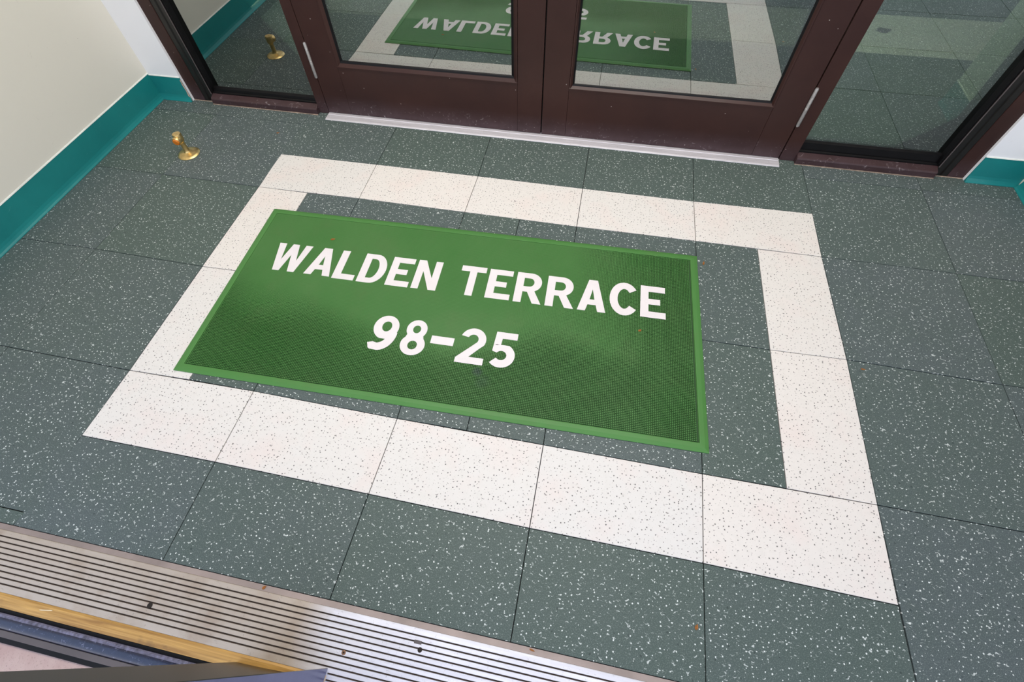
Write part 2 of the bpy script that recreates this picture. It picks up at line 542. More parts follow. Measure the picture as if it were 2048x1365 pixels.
def tile(corners, mat, gap=0.0011, th=0.006, lift=None):
    cx = sum(p[0] for p in corners) / 4
    cy = sum(p[1] for p in corners) / 4
    bm = bmesh.new()
    top, mid, bot = [], [], []
    c3 = 0.0007
    for i in range(4):
        px, py = corners[i][0] - cx, corners[i][1] - cy
        sx, sy = (1 if px > 0 else -1), (1 if py > 0 else -1)
        bot.append(bm.verts.new((px - sx * gap, py - sy * gap, -th)))
        mid.append(bm.verts.new((px - sx * gap, py - sy * gap, -c3)))
        top.append(bm.verts.new((px - sx * (gap + c3), py - sy * (gap + c3), 0)))
    for i in range(4):
        j = (i + 1) % 4
        bm.faces.new((bot[i], bot[j], mid[j], mid[i]))
        bm.faces.new((mid[i], mid[j], top[j], top[i]))
    bm.faces.new(top)
    bm.faces.new(bot[::-1])
    z = random.uniform(-0.0003, 0.0003) if lift is None else lift
    tile_count[0] += 1
    return obj('tile', bm, mat, floor, (cx, cy, z))
def T4(xa, xb, yfar, ynear, mat):
    tile([node(xa, ynear), node(xb, ynear), node(xb, yfar), node(xa, yfar)], mat)
D_, W_ = M['dark'], M['white']
cols = ['0', '1', '2', '3', '4', '5']
for a, b in zip(cols, cols[1:]):
    T4(a, b, '9', '0', D_)
    T4(a, b, '0', '1', W_)
    T4(a, b, '3', '4', W_)
    T4(a, b, '4', '6', D_)
for ya, yb in (('1', '2'), ('2', '3')):
    T4('0', 'a', ya, yb, W_)
    T4('b', '5', ya, yb, W_)
    for a, b in zip(['a', '1', '2', 'c', '3', '4'], ['1', '2', 'c', '3', '4', 'b']):
        T4(a, b, ya, yb, D_)
for a, b in (('l', 'm'), ('m', '0'), ('5', 'n'), ('n', 'r'), ('r', 's'), ('s', 't')):
    for ya, yb in (('9', '8'), ('8', '1'), ('1', '2'), ('2', '3'), ('3', '5'), ('5', '6')):
        if a in 'rs' and ya in '98':
            continue
        T4(a, b, ya, yb, D_)
# lobby floor beyond the doors
lx = [-1.99, -1.557, -0.614, 0.252, 1.105, 2.01, 2.924]
ly = [0.42, 1.335, 1.80, 2.714, 3.63]
for x0, x1 in zip(lx, lx[1:]):
    for j, (y0, y1) in enumerate(zip(ly, ly[1:])):
                tile([(x0, y0), (x1, y0), (x1, y1), (x0, y1)], W_ if (j == 1 and x0 > -1.6) else D_)
tag(boxo('floor', 1.99, 3.2, -1.65, 0.5, -0.12, -0.006, M['grout'], bev=0), kind='structure')
lob = boxo('floor', 1.99, 3.2, 0.88, 6.0, -0.12, -0.0065, M['grout'], bev=0)
tag(lob, kind='structure')

# ------------------------------------------------------------ walls, base, ceiling
def struct(o):
    o['kind'] = 'structure'
    return o
struct(boxo('wall_left', -2.15, -1.955, -1.80, DOOR_Y + 0.12, -0.12, 2.75, M['wall'], bev=0))
struct(boxo('wall_right', 1.98, 2.15, 0.08, DOOR_Y + 0.12, -0.12, 2.75, M['wall'], bev=0.004))
struct(boxo('wall_right', 3.05, 3.2, -1.80, 0.7, -0.12, 2.75, M['wall'], bev=0))
struct(boxo('wall_back', -1.955, -1.783, 0.318, 0.45, -0.005, 2.75, M['wall_lit'], bev=0.001))
struct(boxo('wall_back', 1.783, 1.98, 0.318, 0.45, -0.005, 2.75, M['wall_lit'], bev=0.001))
struct(boxo('ceiling', -2.15, 3.2, -1.95, 6.0, 2.75, 2.85, M['ceil'], bev=0))
struct(boxo('wall_far', -2.0, 3.2, 5.0, 5.15, -0.005, 2.75, M['lobby'], bev=0))
struct(boxo('wall_lobby_right', 1.855, 2.02, 0.45, 0.905, -0.005, 2.75, M['wallg'], bev=0.012))
struct(boxo('wall_lobby_right', 3.05, 3.2, 0.9, 5.0, -0.005, 2.75, M['lobby'], bev=0))
struct(boxo('wall_lobby_right', 2.02, 3.05, 0.70, 0.88, -0.005, 2.75, M['lobby'], bev=0))
struct(boxo('wall_lobby_left', -2.15, -1.955, 0.45, 5.0, -0.005, 2.75, M['lobby'], bev=0))

def cove(axis, fixed, out, a0, a1, h=0.122):
    """vinyl cove base: flat sheet with a flared toe. out = +1/-1 direction away from the wall"""
    pr = [(0, 0.0005), (0.014, 0.0005), (0.0135, 0.003), (0.009, 0.009), (0.0055, 0.018), (0.0035, 0.030), (0.0030, h), (0, h)]
    pr = [(fixed + out * p, z) for p, z in pr]
    return prism(bmesh.new(), pr, a0, a1, axis)
def base(name, axis, fixed, out, a0, a1, h=0.122, shade=True):
    o = obj(name, cove(axis, fixed, out, a0, a1, h), M['teal'], smooth=False)
    struct(o)
    pr = [(fixed, h), (fixed + out * 0.0045, h), (fixed + out * 0.003, h + 0.0035), (fixed, h + 0.004)]
    obj('caulk_line', prism(bmesh.new(), pr, a0, a1, axis), M['caulk'], o)
    return o
base('baseboard_left', 'y', -1.955, 1, -1.62, 0.317, 0.128)
bb_left = base('baseboard_back', 'x', 0.318, -1, -1.955, -1.7837, 0.122)
base('baseboard_back', 'x', 0.318, -1, 1.7837, 1.979, 0.118)
base('baseboard_right', 'y', 1.98, -1, 0.08, 0.303, 0.120)
base('baseboard_lobby_right', 'y', 1.855, -1, 0.46, 0.902, 0.112)

# chipped plaster where the base meets the left jamb, grimy caulk along the frame foot
rr = random.Random(4)
L_, R_ = [], []
for k in range(9):
    z = 0.004 + k * 0.0135
    L_.append((-1.7835 - (0.004 + 0.010 * rr.random()) * (1.15 - k / 9), z))
    R_.append((-1.7832, z))
obj('chipped_patch', prism(bmesh.new(), L_ + R_[::-1], 0.3135, 0.3150, 'y'), M['plaster'], bb_left)['label'] = 'chipped bare plaster patch'

# ------------------------------------------------------------ lobby ledge on the left (dark strip with a bright edge)
led = boxo('trim_1', -1.954, -1.862, 0.46, 2.6, 0.0, 0.074, M['black'], bev=0.003)
struct(led)
boxo('edge_highlight', -1.8700, -1.8600, 0.46, 2.6, 0.0735, 0.0800, M['caulk'], led, bev=0.0008)  # white strip painted in as the highlight on the ledge's metal edge

# ------------------------------------------------------------ door frame posts, sidelight windows
POST = [(-1.099, -1.050), (1.050, 1.112)]
fr = struct(empty('trim_2', (0, DOOR_Y, 0)))
fr.location = (0, 0, 0)
for x0, x1 in POST:
    boxo('post', x0, x1, DOOR_Y, DOOR_Y + 0.11, 0.0, 2.66, M['brown'], fr)
boxo('head_rail', -1.783, 1.783, DOOR_Y, DOOR_Y + 0.11, 2.14, 2.20, M['brown'], fr)
boxo('head_panel', -1.783, 1.783, DOOR_Y + 0.02, DOOR_Y + 0.09, 2.20, 2.75, M['brown'], fr)

def sidelight(name, xo, xi, s, zg):
    """xo outer jamb outside, xi post edge; s=-1 left, +1 right"""
    w = struct(empty(name, ((xo + xi) / 2, DOOR_Y, 0)))
    w.location = (0, 0, 0)
    xj = xo - s * 0.118                    # jamb inside face
    a, b = sorted((xo, xj))
    xm = xo - s * 0.062
    a, b = sorted((xo, xm))
    boxo('jamb', a, b, DOOR_Y, DOOR_Y + 0.11, 0.0, 2.14, M['brown'], w)
    # dark stepped inner profile of the jamb
    a, b = sorted((xm - s * 0.0005, xj))
    pp = [(xm - s * 0.0005, DOOR_Y + 0.003), (xm - s * 0.022, DOOR_Y + 0.003), (xm - s * 0.025, DOOR_Y + 0.008), (xm - s * 0.034, DOOR_Y + 0.008),
          (xm - s * 0.036, DOOR_Y + 0.003), (xj, DOOR_Y + 0.003), (xj, DOOR_Y + 0.11), (xm - s * 0.0005, DOOR_Y + 0.11)]
    obj('inner_profile', prism(bmesh.new(), pp, 0.0, 2.14, 'z'), M['blackp'], w)
    boxo('edge_bead', min(xj, xj + s * 0.004), max(xj, xj + s * 0.004), DOOR_Y + 0.0005, DOOR_Y + 0.004, 0.04, 2.14, M['gray'], w, bev=0.001)
    lo, hi = sorted((xj, xi))
    # stops (black) on both sides and below
    a, b = sorted((xj, xj - s * 0.030))
    boxo('glazing_stop', a, b, DOOR_Y + 0.045, DOOR_Y + 0.075, 0.05, 2.14, M['black'], w)
    a, b = sorted((xj, xj - s * 0.008))
    boxo('glazing_stop', a, b, DOOR_Y + 0.006, DOOR_Y + 0.045, 0.05, 2.14, M['black'], w, bev=0.002)
    # thin worn edge on the jamb
    # sill: brown front with sloped top, black gasket behind
    pr = [(DOOR_Y - 0.020, 0.0), (DOOR_Y - 0.020, 0.026), (DOOR_Y - 0.016, 0.031), (DOOR_Y + 0.012, 0.041), (DOOR_Y + 0.11, 0.041), (DOOR_Y + 0.11, 0.0)]
    sb = prism(bmesh.new(), pr, lo + (0 if s > 0 else 0.0), hi, 'x')
    bmesh.ops.bevel(sb, geom=[e for e in sb.edges], offset=0.0012, segments=1, affect='EDGES')
    obj('sill', sb, M['brown'], w)
    c0_, c1_ = sorted((xo, xi))
    obj('floor_caulk', prism(bmesh.new(), [(DOOR_Y - 0.0235, 0.0002), (DOOR_Y - 0.0225, 0.0018), (DOOR_Y - 0.0195, 0.0028), (DOOR_Y - 0.0195, 0.0002)], lo, hi, 'x'), M['grime'], w)
    obj('floor_caulk', prism(bmesh.new(), [(DOOR_Y - 0.0035, 0.0002), (DOOR_Y - 0.0025, 0.0018), (DOOR_Y, 0.0028), (DOOR_Y, 0.0002)], min(xj, xo), max(xj, xo), 'x'), M['grime'], w)
    pr = [(DOOR_Y + 0.010, 0.041), (DOOR_Y + 0.010, 0.046), (DOOR_Y + 0.017, 0.050), (DOOR_Y + 0.020, 0.046), (DOOR_Y + 0.024, zg - 0.006), (DOOR_Y + 0.034, zg), (DOOR_Y + 0.06, zg), (DOOR_Y + 0.06, 0.041)]
    obj('gasket', prism(bmesh.new(), pr, lo, hi, 'x'), M['black'], w)
    boxo('glass_pane', lo + 0.004, hi - 0.004, DOOR_Y + 0.0350, DOOR_Y + 0.0352, zg - 0.01, 2.14, M['glasss'], w, bev=0)
    return w
sidelight('window_1', -1.7835, -1.099, -1, 0.066)
sidelight('window_2', 1.7835, 1.112, 1, 0.086)

# ------------------------------------------------------------ door leaves
def leaf(name, x0, x1, hs, zb, zg, xs_hinge, xs_meet):
    """x0..x1 leaf; hs = side of hinge (-1 left,+1 right)"""
    d = struct(empty(name, (0, 0, 0)))
    y0, y1 = DOOR_Y, DOOR_Y + 0.045
    zbot = 0.0078
    hx = sorted((x0 if hs < 0 else x1, xs_hinge))
    mx_ = sorted((x1 if hs < 0 else x0, xs_meet))
    boxo('stile', hx[0], hx[1], y0, y1, zbot, 2.135, M['brown'], d, bev=0.0016)
    boxo('stile', mx_[0], mx_[1], y0, y1, zbot, 2.135, M['brown'], d, bev=0.0016)
    xa, xb = min(hx[1], mx_[1]), max(hx[0], mx_[0])
    boxo('bottom_rail', xa + 0.0006, xb - 0.0006, y0 + 0.0003, y1, zbot, zb, M['brown'], d, bev=0.001)
    boxo('top_rail', xa + 0.0006, xb - 0.0006, y0 + 0.0003, y1, 2.02, 2.135, M['brown'], d, bev=0.001)
    # glazing beads: front edge slightly proud then sloping in to the glass
    bw = zg - zb
    xl0, xl1 = xa, xb
    pr = [(y0 - 0.004, zb + 0.0015), (y0 - 0.004, zb + 0.006), (y0 + 0.009, zb + bw * 0.72), (y0 + 0.02, zb + bw * 0.72), (y0 + 0.02, zb + 0.0015)]
    o = obj('glazing_bead', prism(bmesh.new(), pr, xl0, xl1, 'x'), M['brown'], d)
    pr = [(y0 + 0.005, zb + bw * 0.5), (y0 + 0.009, zb + bw * 0.86), (y0 + 0.014, zb + bw), (y0 + 0.02, zb + bw), (y0 + 0.02, zb + bw * 0.5)]
    obj('gasket', prism(bmesh.new(), pr, xl0, xl1, 'x'), M['black'], d)
    for xe, sg in ((xl0, 1), (xl1, -1)):
        pr = [(xe + sg * 0.001, y0 - 0.003), (xe + sg * 0.006, y0 - 0.003), (xe + sg * bw * 0.6, y0 + 0.009), (xe + sg * bw * 0.6, y0 + 0.02), (xe + sg * 0.001, y0 + 0.02)]
        obj('glazing_bead', prism(bmesh.new(), pr, zb + 0.004, 2.02, 'z'), M['brown'], d)
        pr = [(xe + sg * bw * 0.4, y0 + 0.006), (xe + sg * bw * 0.85, y0 + 0.011), (xe + sg * bw, y0 + 0.016), (xe + sg * bw, y0 + 0.02), (xe + sg * bw * 0.4, y0 + 0.02)]
        obj('gasket', prism(bmesh.new(), pr, zb + 0.004, 2.02, 'z'), M['black'], d)
    boxo('glass_pane', xl0 + 0.004, xl1 - 0.004, y0 + 0.0130, y0 + 0.0132, zb + 0.004, 2.03, M['glassd'], d, bev=0)
    boxo('glass_pane', xl0 + 0.004, xl1 - 0.004, y0 + 0.0270, y0 + 0.0272, zb + 0.004, 2.03, M['glassd'], d, bev=0)
    # back bead closes the pocket
    boxo('back_bead', xl0, xl1, y0 + 0.034, y1, zb, zg - 0.004, M['brown'], d, bev=0.001)
    # hinge at low level
    hxx = x0 - 0.0015 if hs < 0 else x1 + 0.0065
    zz0, zz1 = (0.186, 0.336) if hs < 0 else (0.170, 0.326)
    for zc in (0.0, 1.55):
        hb = lathe(bmesh.new(), [(0.0045, zz0 - 0.004), (0.0068, zz0), (0.0068, (zz0 + zz1) / 2 - 0.001), (0.0058, (zz0 + zz1) / 2), (0.0068, (zz0 + zz1) / 2 + 0.001), (0.0068, zz1), (0.005, zz1 + 0.005)], 16, (hxx, y0 - 0.004, zc))
        h = obj('hinge', hb, M['hinge'], d, smooth=True)
        h['label'] = 'worn silver hinge barrel'
    return d
leaf('door_1', -1.0475, -0.0035, -1, 0.238, 0.268, -0.930, -0.111)
leaf('door_2', 0.0015, 1.0455, 1, 0.234, 0.256, 0.932, 0.110)
boxo('gap_light_block', -0.016, 0.0012, DOOR_Y + 0.0455, DOOR_Y + 0.052, 0.0078, 2.135, M['black'], bpy.data.objects['door_2'], bev=0.0006)  # two black strips added so no light shows between the leaves
boxo('gap_dark_strip', -0.0030, 0.0010, DOOR_Y + 0.012, DOOR_Y + 0.045, 0.0078, 2.135, M['black'], bpy.data.objects['door_2'], bev=0)
# ------------------------------------------------------------ door threshold strip
thr = empty('threshold_strip', (0, 0, 0))
tag(thr, 'worn white metal threshold strip under the double doors', 'threshold')
pr = [(0.276, 0.0005), (0.276, 0.003), (0.284, 0.0055), (0.312, 0.0060), (0.40, 0.0060), (0.40, 0.0005)]
bmt = prism(bmesh.new(), pr, -1.048, 1.046, 'x')
bmesh.ops.bevel(bmt, geom=[e for e in bmt.edges], offset=0.0008, segments=1, affect='EDGES')
obj('metal_strip', bmt, M['thr'], thr)
obj('rib', prism(bmesh.new(), [(0.314, 0.005), (0.315, 0.0075), (0.318, 0.0075), (0.319, 0.005)], -1.046, 1.044, 'x'), M['thr'], thr)

# ------------------------------------------------------------ ribbed saddle at the outer doorway
sad = empty('ribbed_saddle', (0, 0, 0))
tag(sad, 'ribbed aluminium entrance saddle along the near edge of the tiled floor', 'threshold')
def saddle_profile(yend):
    z = 0.0030
    pr = [(-1.6362, -0.02), (-1.6362, z - 0.0006), (-1.6375, z)]
    y = -1.6490
    pitch, gw, gd = 0.01235, 0.0036, 0.0034
    while y - pitch > yend:
        pr += [(y, z), (y - 0.0004, z - gd), (y - gw + 0.0004, z - gd), (y - gw, z)]
        y -= pitch
    pr += [(yend, z), (yend, -0.02)]
    return pr
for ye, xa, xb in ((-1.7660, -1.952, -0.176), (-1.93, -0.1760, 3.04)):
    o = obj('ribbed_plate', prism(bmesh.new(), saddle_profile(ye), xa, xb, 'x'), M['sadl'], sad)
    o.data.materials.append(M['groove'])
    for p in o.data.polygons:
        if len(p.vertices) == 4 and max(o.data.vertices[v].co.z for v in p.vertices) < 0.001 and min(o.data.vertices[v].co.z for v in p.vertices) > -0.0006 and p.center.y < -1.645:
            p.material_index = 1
obj('edge_trim', prism(bmesh.new(), [(-1.6222, -0.02), (-1.6225, -0.0012), (-1.629, 0.0006), (-1.6358, 0.0022), (-1.6358, -0.02)], -1.952, 3.04, 'x'), M['edge'], sad)
def screw(x, y, r, name, mat, mat2):
    o = obj(name, lathe(bmesh.new(), [(r, 0.0), (r, 0.0006), (r * 0.8, 0.0012), (r * 0.5, 0.0010)], 20, (x, y, 0.0028)), mat, sad, smooth=True)
    obj('recess', lathe(bmesh.new(), [(r * 0.42, 0.0), (r * 0.42, 0.0003)], 12, (x, y, 0.0040)), mat2, o)
screw(-0.1533, -1.7172, 0.0052, 'screw', M['screw'], M['hole'])
obj('screw_hole', lathe(bmesh.new(), [(0.0068, 0.0), (0.0068, 0.0004)], 16, (-0.6655, -1.7194, 0.0030)), M['hole'], sad)
# worn slot with its screw
obj('slot', box(bmesh.new(), 0.004, 0.022, -1.6675, -1.6600, 0.0026, 0.0034, 0.0004), M['gray'], sad)
obj('screw_hole', lathe(bmesh.new(), [(0.0055, 0.0), (0.0055, 0.0004)], 16, (0.022, -1.6775, 0.0030)), M['hole'], sad)

# ------------------------------------------------------------ outer frame: amber strip, navy rail, post
outer = struct(empty('trim_3', (0, 0, 0)))
pr = [(-1.7665, -0.02), (-1.7665, 0.0015), (-1.772, 0.0025), (-1.784, 0.0018), (-1.796, -0.001), (-1.797, -0.02)]
obj('amber_strip', prism(bmesh.new(), pr, -1.952, -0.182, 'x'), M['wood'], outer)['label'] = 'weathered amber wooden strip'
# rounded navy rail
pr = [(-1.803, -0.02)]
for k in range(0, 13):
    a = math.pi * k / 12
    pr.append((-1.8195 + 0.0155 * math.cos(a), -0.0015 + 0.007 * math.sin(a)))
pr.append((-1.835, -0.02))
o = obj('bottom_rail', prism(bmesh.new(), pr, -1.952, -0.33, 'x'), M['navy'], outer, smooth=True)
o['label'] = 'rounded navy painted rail'
obj('rail_bead', prism(bmesh.new(), [(-1.8045, -0.004), (-1.8045, 0.0035), (-1.8075, 0.0055), (-1.8125, 0.0062), (-1.8125, -0.004)], -1.952, -0.33, 'x'), M['bead'], outer)
boxo('seal_strip', -1.952, -0.33, -1.8500, -1.8365, -0.02, -0.004, M['gray'], outer, bev=0.001)
boxo('filler', -0.345, -0.180, -1.93, -1.7975, -0.03, 0.0025, M['black'], outer, bev=0)
boxo('filler', -1.952, -0.346, -1.86, -1.7975, -0.03, -0.006, M['black'], outer, bev=0)
# upright post of the outer doorway
post = struct(empty('trim_4', (0, 0, 0)))
bp = prism(bmesh.new(), [(-0.395, -1.783), (-0.262, -1.780), (-0.178, -1.752), (-0.178, -1.93), (-0.395, -1.93)], 0.0032, 2.25, 'z')
bmesh.ops.bevel(bp, geom=[e for e in bp.edges], offset=0.0012, segments=1, affect='EDGES')
po = obj('outer_post', bp, M['blackp'], post)
po.data.materials.append(M['postb'])
for p in po.data.polygons:
    if p.normal.x > 0.9:
        p.material_index = 1
boxo('base_shoe', -0.300, -0.174, -1.93, -1.800, 0.0032, 0.012, M['blackp'], post, bev=0.001)
boxo('head_rail', -1.955, 3.05, -1.93, -1.80, 2.25, 2.75, M['blackp'], post)
boxo('outer_post', 1.45, 1.58, -1.93, -1.80, 0.0032, 2.25, M['blackp'], post)
# outside ground
g = boxo('ground', -9, 9, -16, -1.8515, -0.25, -0.012, M['conc'], bev=0)
tag(g, kind='structure')

# ------------------------------------------------------------ unseen fill lights, added and boxed in under the ceiling
for nm, x, y, lb in (('ceiling_fill', 0.0, -0.62, 'unseen rectangular fill light added over the entrance mat'), ('ceiling_fill', -0.2, 1.9, 'unseen rectangular fill light added in the lobby')):
    e = empty(nm, (x, y, 2.75))
    tag(e, lb, 'fill_light')
    w, d = (1.32, 0.62) if y < 0 else (1.72, 1.02)
    obj('fill_light_housing', box(bmesh.new(), -w, w, -d, d, -0.05, 0, 0.004), M['ceil'], e)
    obj('fill_light_diffuser', box(bmesh.new(), -w + 0.03, w - 0.03, -d + 0.03, d - 0.03, -0.062, -0.05, 0.003), M['fill_light'], e)

# ------------------------------------------------------------ brass door stop
ds = empty('door_stop', (-1.567, -0.074, 0))
tag(ds, 'brass floor door stop with an orange bumper by the left wall', 'door stop')
obj('base_plate', lathe(bmesh.new(), [(0.047, 0.0), (0.048, 0.002), (0.045, 0.005), (0.036, 0.009), (0.022, 0.0115), (0.016, 0.014), (0.0135, 0.019)], 40), M['brass'], ds, smooth=True)
obj('stem', lathe(bmesh.new(), [(0.0135, 0.016), (0.0112, 0.024), (0.0108, 0.060), (0.0120, 0.064), (0.0175, 0.071), (0.0190, 0.099), (0.0170, 0.1050), (0.008, 0.1065)], 28), M['brass'], ds, smooth=True)
ax = Vector((0.10, -1.0, -0.12)).normalized()
c0 = Vector((0.002, -0.008, 0.0835))
obj('bumper_cup', lathe(bmesh.new(), [(0.0165, 0.0), (0.0180, 0.002), (0.0185, 0.017), (0.0170, 0.020), (0.0150, 0.020), (0.0140, 0.017)], 28, c0, ax), M['brass'], ds, smooth=True)
obj('bumper', lathe(bmesh.new(), [(0.0138, 0.012), (0.0142, 0.021), (0.0120, 0.0245), (0.005, 0.0255)], 24, c0, ax), M['orange'], ds, smooth=True)['label'] = 'orange rubber bumper'

# ------------------------------------------------------------ doormat
MA = math.radians(1.30)
mat_o = empty('doormat', (-0.1515, -0.7065, 0.0006), MA)
tag(mat_o, 'green rubber doormat with a building name and number in white letters', 'doormat')
HX, HY = 0.848, 0.381
# border: bevelled rim
def ring(bm, loops):
    rows = []
    for (hx, hy, z) in loops:
        rows.append([bm.verts.new(v) for v in ((-hx, -hy, z), (hx, -hy, z), (hx, hy, z), (-hx, hy, z))])
    for a, b in zip(rows, rows[1:]):
        for i in range(4):
            j = (i + 1) % 4
            bm.faces.new((a[i], a[j], b[j], b[i]))
    return rows
bm = bmesh.new()
rows = ring(bm, [(HX, HY, 0.0), (HX, HY, 0.0022), (HX - 0.002, HY - 0.002, 0.0032), (HX - 0.012, HY - 0.012, 0.0062), (HX - 0.024, HY - 0.024, 0.0070), (HX - 0.026, HY - 0.026, 0.0066), (HX - 0.027, HY - 0.027, 0.0030)])
bm.faces.new(rows[-1])
bm.faces.new(rows[0][::-1])
# gently wavy corners
bo = obj('border', bm, M['matb'], mat_o)
bo['label'] = 'smooth bevelled green border'
# worn field of small square nubs; nubs are low where feet have flattened them
IX, IY = HX - 0.028, HY - 0.028
pitch = 0.0056
nx, ny = int(2 * IX / pitch), int(2 * IY / pitch)
def smooth01(a, b, x):
    t = min(1, max(0, (x - a) / (b - a)))
    return t * t * (3 - 2 * t)
V, F = [], []
z0, zt = 0.0040, 0.0070
V += [(-IX, -IY, z0), (IX, -IY, z0), (IX, IY, z0), (-IX, IY, z0)]
F.append((0, 1, 2, 3))
nub_w = pitch * 0.64
for i in range(nx):
    for j in range(ny):
        x = -IX + (i + 0.5) * pitch
        y = -IY + (j + 0.5) * pitch
        u, v = x / IX, y / IY
        # flattened zone: centre and upper left; strong relief at the lower corners and right end
        wn_ = mnoise.noise(Vector((x * 3.0, y * 3.0, 1.3))) * 0.35
        keep = max(smooth01(0.45, 0.85, u + wn_ * 0.6), smooth01(0.05, 0.55, -v + wn_ + 0.35 * abs(u) - 0.42 * (1 - abs(u + 0.1)) * 0.9))
        kk = 0.06 + 0.74 * keep
        wx = pitch * (0.498 - 0.16 * kk)
        wy = wx if u < 0.5 else wx * (1.0 + 0.0 * kk)
        x += mnoise.noise(Vector((y * 14, x * 3, 0))) * 0.0012
        y += mnoise.noise(Vector((x * 14, y * 3, 5))) * 0.0012
        zb_ = zt - (zt - z0) * kk
        b = len(V)
        s = 1.0 - 0.22 * kk
        V += [(x - wx, y - wy, z0), (x + wx, y - wy, z0), (x + wx, y + wy, z0), (x - wx, y + wy, z0),
              (x - wx * s, y - wy * s, zt), (x + wx * s, y - wy * s, zt), (x + wx * s, y + wy * s, zt), (x - wx * s, y + wy * s, zt)]
        F += [(b, b + 1, b + 5, b + 4), (b + 1, b + 2, b + 6, b + 5), (b + 2, b + 3, b + 7, b + 6), (b + 3, b, b + 4, b + 7), (b + 4, b + 5, b + 6, b + 7)]
me = bpy.data.meshes.new('nubs')
me.from_pydata(V, [], F)
nb = link('nub_field', me, M['matg'], mat_o)
me.materials.append(M['matd'])
me.polygons[0].material_index = 1
nb['kind'] = 'stuff'

# letters -----------------------------------------------------
def arc(cx, cy, rx, ry, a0, a1, n=14):
    return [(cx + rx * math.cos(math.radians(a0 + (a1 - a0) * k / n)), cy + ry * math.sin(math.radians(a0 + (a1 - a0) * k / n))) for k in range(n + 1)]
def band(center, w):
    """offset an open centre line to both sides"""
    L, R = [], []
    n = len(center)
    for i, p in enumerate(center):
        a = center[max(0, i - 1)]
        b = center[min(n - 1, i + 1)]
        dx, dy = b[0] - a[0], b[1] - a[1]
        d = math.hypot(dx, dy) or 1
        nx_, ny_ = -dy / d, dx / d
        L.append((p[0] + nx_ * w / 2, p[1] + ny_ * w / 2))
        R.append((p[0] - nx_ * w / 2, p[1] - ny_ * w / 2))
    return L + R[::-1]
# unit = height 1; every glyph returns (width, [outlines]); the first outline is solid, the rest are holes
st = 0.20
def g_W():
    w = 1.02
    s = 0.222
    return w, [[(0, 1), (s - 0.01, 1), (0.285, 0.40), (0.415, 1), (0.605, 1), (0.735, 0.40), (w - s + 0.01, 1), (w, 1), (0.825, 0), (0.635, 0), (0.51, 0.60), (0.385, 0), (0.195, 0)]]
def g_A():
    w = 0.74
    return w, [[(0, 0), (0.21, 0), (0.262, 0.20), (0.478, 0.20), (0.53, 0), (w, 0), (0.487, 1), (0.253, 1)], [(0.305, 0.365), (0.37, 0.70), (0.435, 0.365)]]
def g_L():
    return 0.60, [[(0, 0), (0.60, 0), (0.60, st * 0.92), (0.21, st * 0.92), (0.21, 1), (0, 1)]]
def g_D():
    o = [(0, 0)] + [(0.34, 0)] + arc(0.34, 0.5, 0.36, 0.5, -90, 90, 18)[1:] + [(0, 1)]
    i = [(0.205, 0.165), (0.205, 0.835), (0.32, 0.835)] + arc(0.32, 0.5, 0.165, 0.335, 90, -90, 14)[1:]
    return 0.70, [o, i]
def g_E():
    return 0.635, [[(0, 0), (0.635, 0), (0.635, 0.185), (0.205, 0.185), (0.205, 0.41), (0.50, 0.41), (0.50, 0.585), (0.205, 0.585), (0.205, 0.815), (0.625, 0.815), (0.625, 1), (0, 1)]]
def g_N():
    return 0.675, [[(0, 0), (0.195, 0), (0.195, 0.62), (0.47, 0), (0.675, 0), (0.675, 1), (0.48, 1), (0.48, 0.40), (0.205, 1), (0, 1)]]
def g_T():
    return 0.69, [[(0.245, 0), (0.445, 0), (0.445, 0.815), (0.69, 0.815), (0.69, 1), (0, 1), (0, 0.815), (0.245, 0.815)]]
def g_R():
    o = [(0, 0), (0.205, 0), (0.205, 0.365), (0.325, 0.365), (0.50, 0), (0.725, 0), (0.515, 0.405)] + arc(0.39, 0.69, 0.29, 0.31, -62, 90, 14) + [(0, 1)]
    i = [(0.205, 0.54), (0.205, 0.825), (0.36, 0.825)] + arc(0.36, 0.683, 0.12, 0.142, 90, -90, 10)[1:]
    return 0.725, [o, i]
def g_C():
    c = arc(0.37, 0.5, 0.268, 0.412, 38, 322, 26)
    return 0.70, [band(c, 0.20)]
def ell(cx, cy, rx, ry, n=28, rev=False):
    p = [(cx + rx * math.cos(2 * math.pi * k / n), cy + ry * math.sin(2 * math.pi * k / n)) for k in range(n)]
    return p[::-1] if rev else p
def g_9():
    # round head with a tail sweeping down to the left
    o = arc(0.335, 0.665, 0.325, 0.345, 255, -20, 30)
    o = o + arc(0.24, 0.52, 0.42, 0.53, 2, -84, 16) + [(0.09, 0.005), (0.05, 0.03), (-0.01, 0.17)]
    o = o + [(0.12, 0.215)] + arc(0.16, 0.42, 0.26, 0.235, -75, -22, 8)
    return 0.66, [o, ell(0.345, 0.69, 0.125, 0.15)]
def g_8():
    o = arc(0.335, 0.735, 0.275, 0.275, -38, 218, 24) + arc(0.335, 0.285, 0.325, 0.295, 138, 402, 30)
    return 0.66, [o, ell(0.335, 0.735, 0.105, 0.115), ell(0.335, 0.275, 0.125, 0.125)]
def g_dash():
    return 0.56, [[(0, 0.40), (0.56, 0.40), (0.56, 0.62), (0, 0.62)]]
def g_2():
    outer_ = arc(0.335, 0.685, 0.315, 0.325, 165, -25, 20) + [(0.52, 0.44), (0.31, 0.185), (0.68, 0.185), (0.68, 0), (0.0, 0), (0.0, 0.13), (0.30, 0.46)]
    inner = arc(0.33, 0.69, 0.13, 0.14, -30, 160, 12)
    return 0.68, [outer_ + inner]
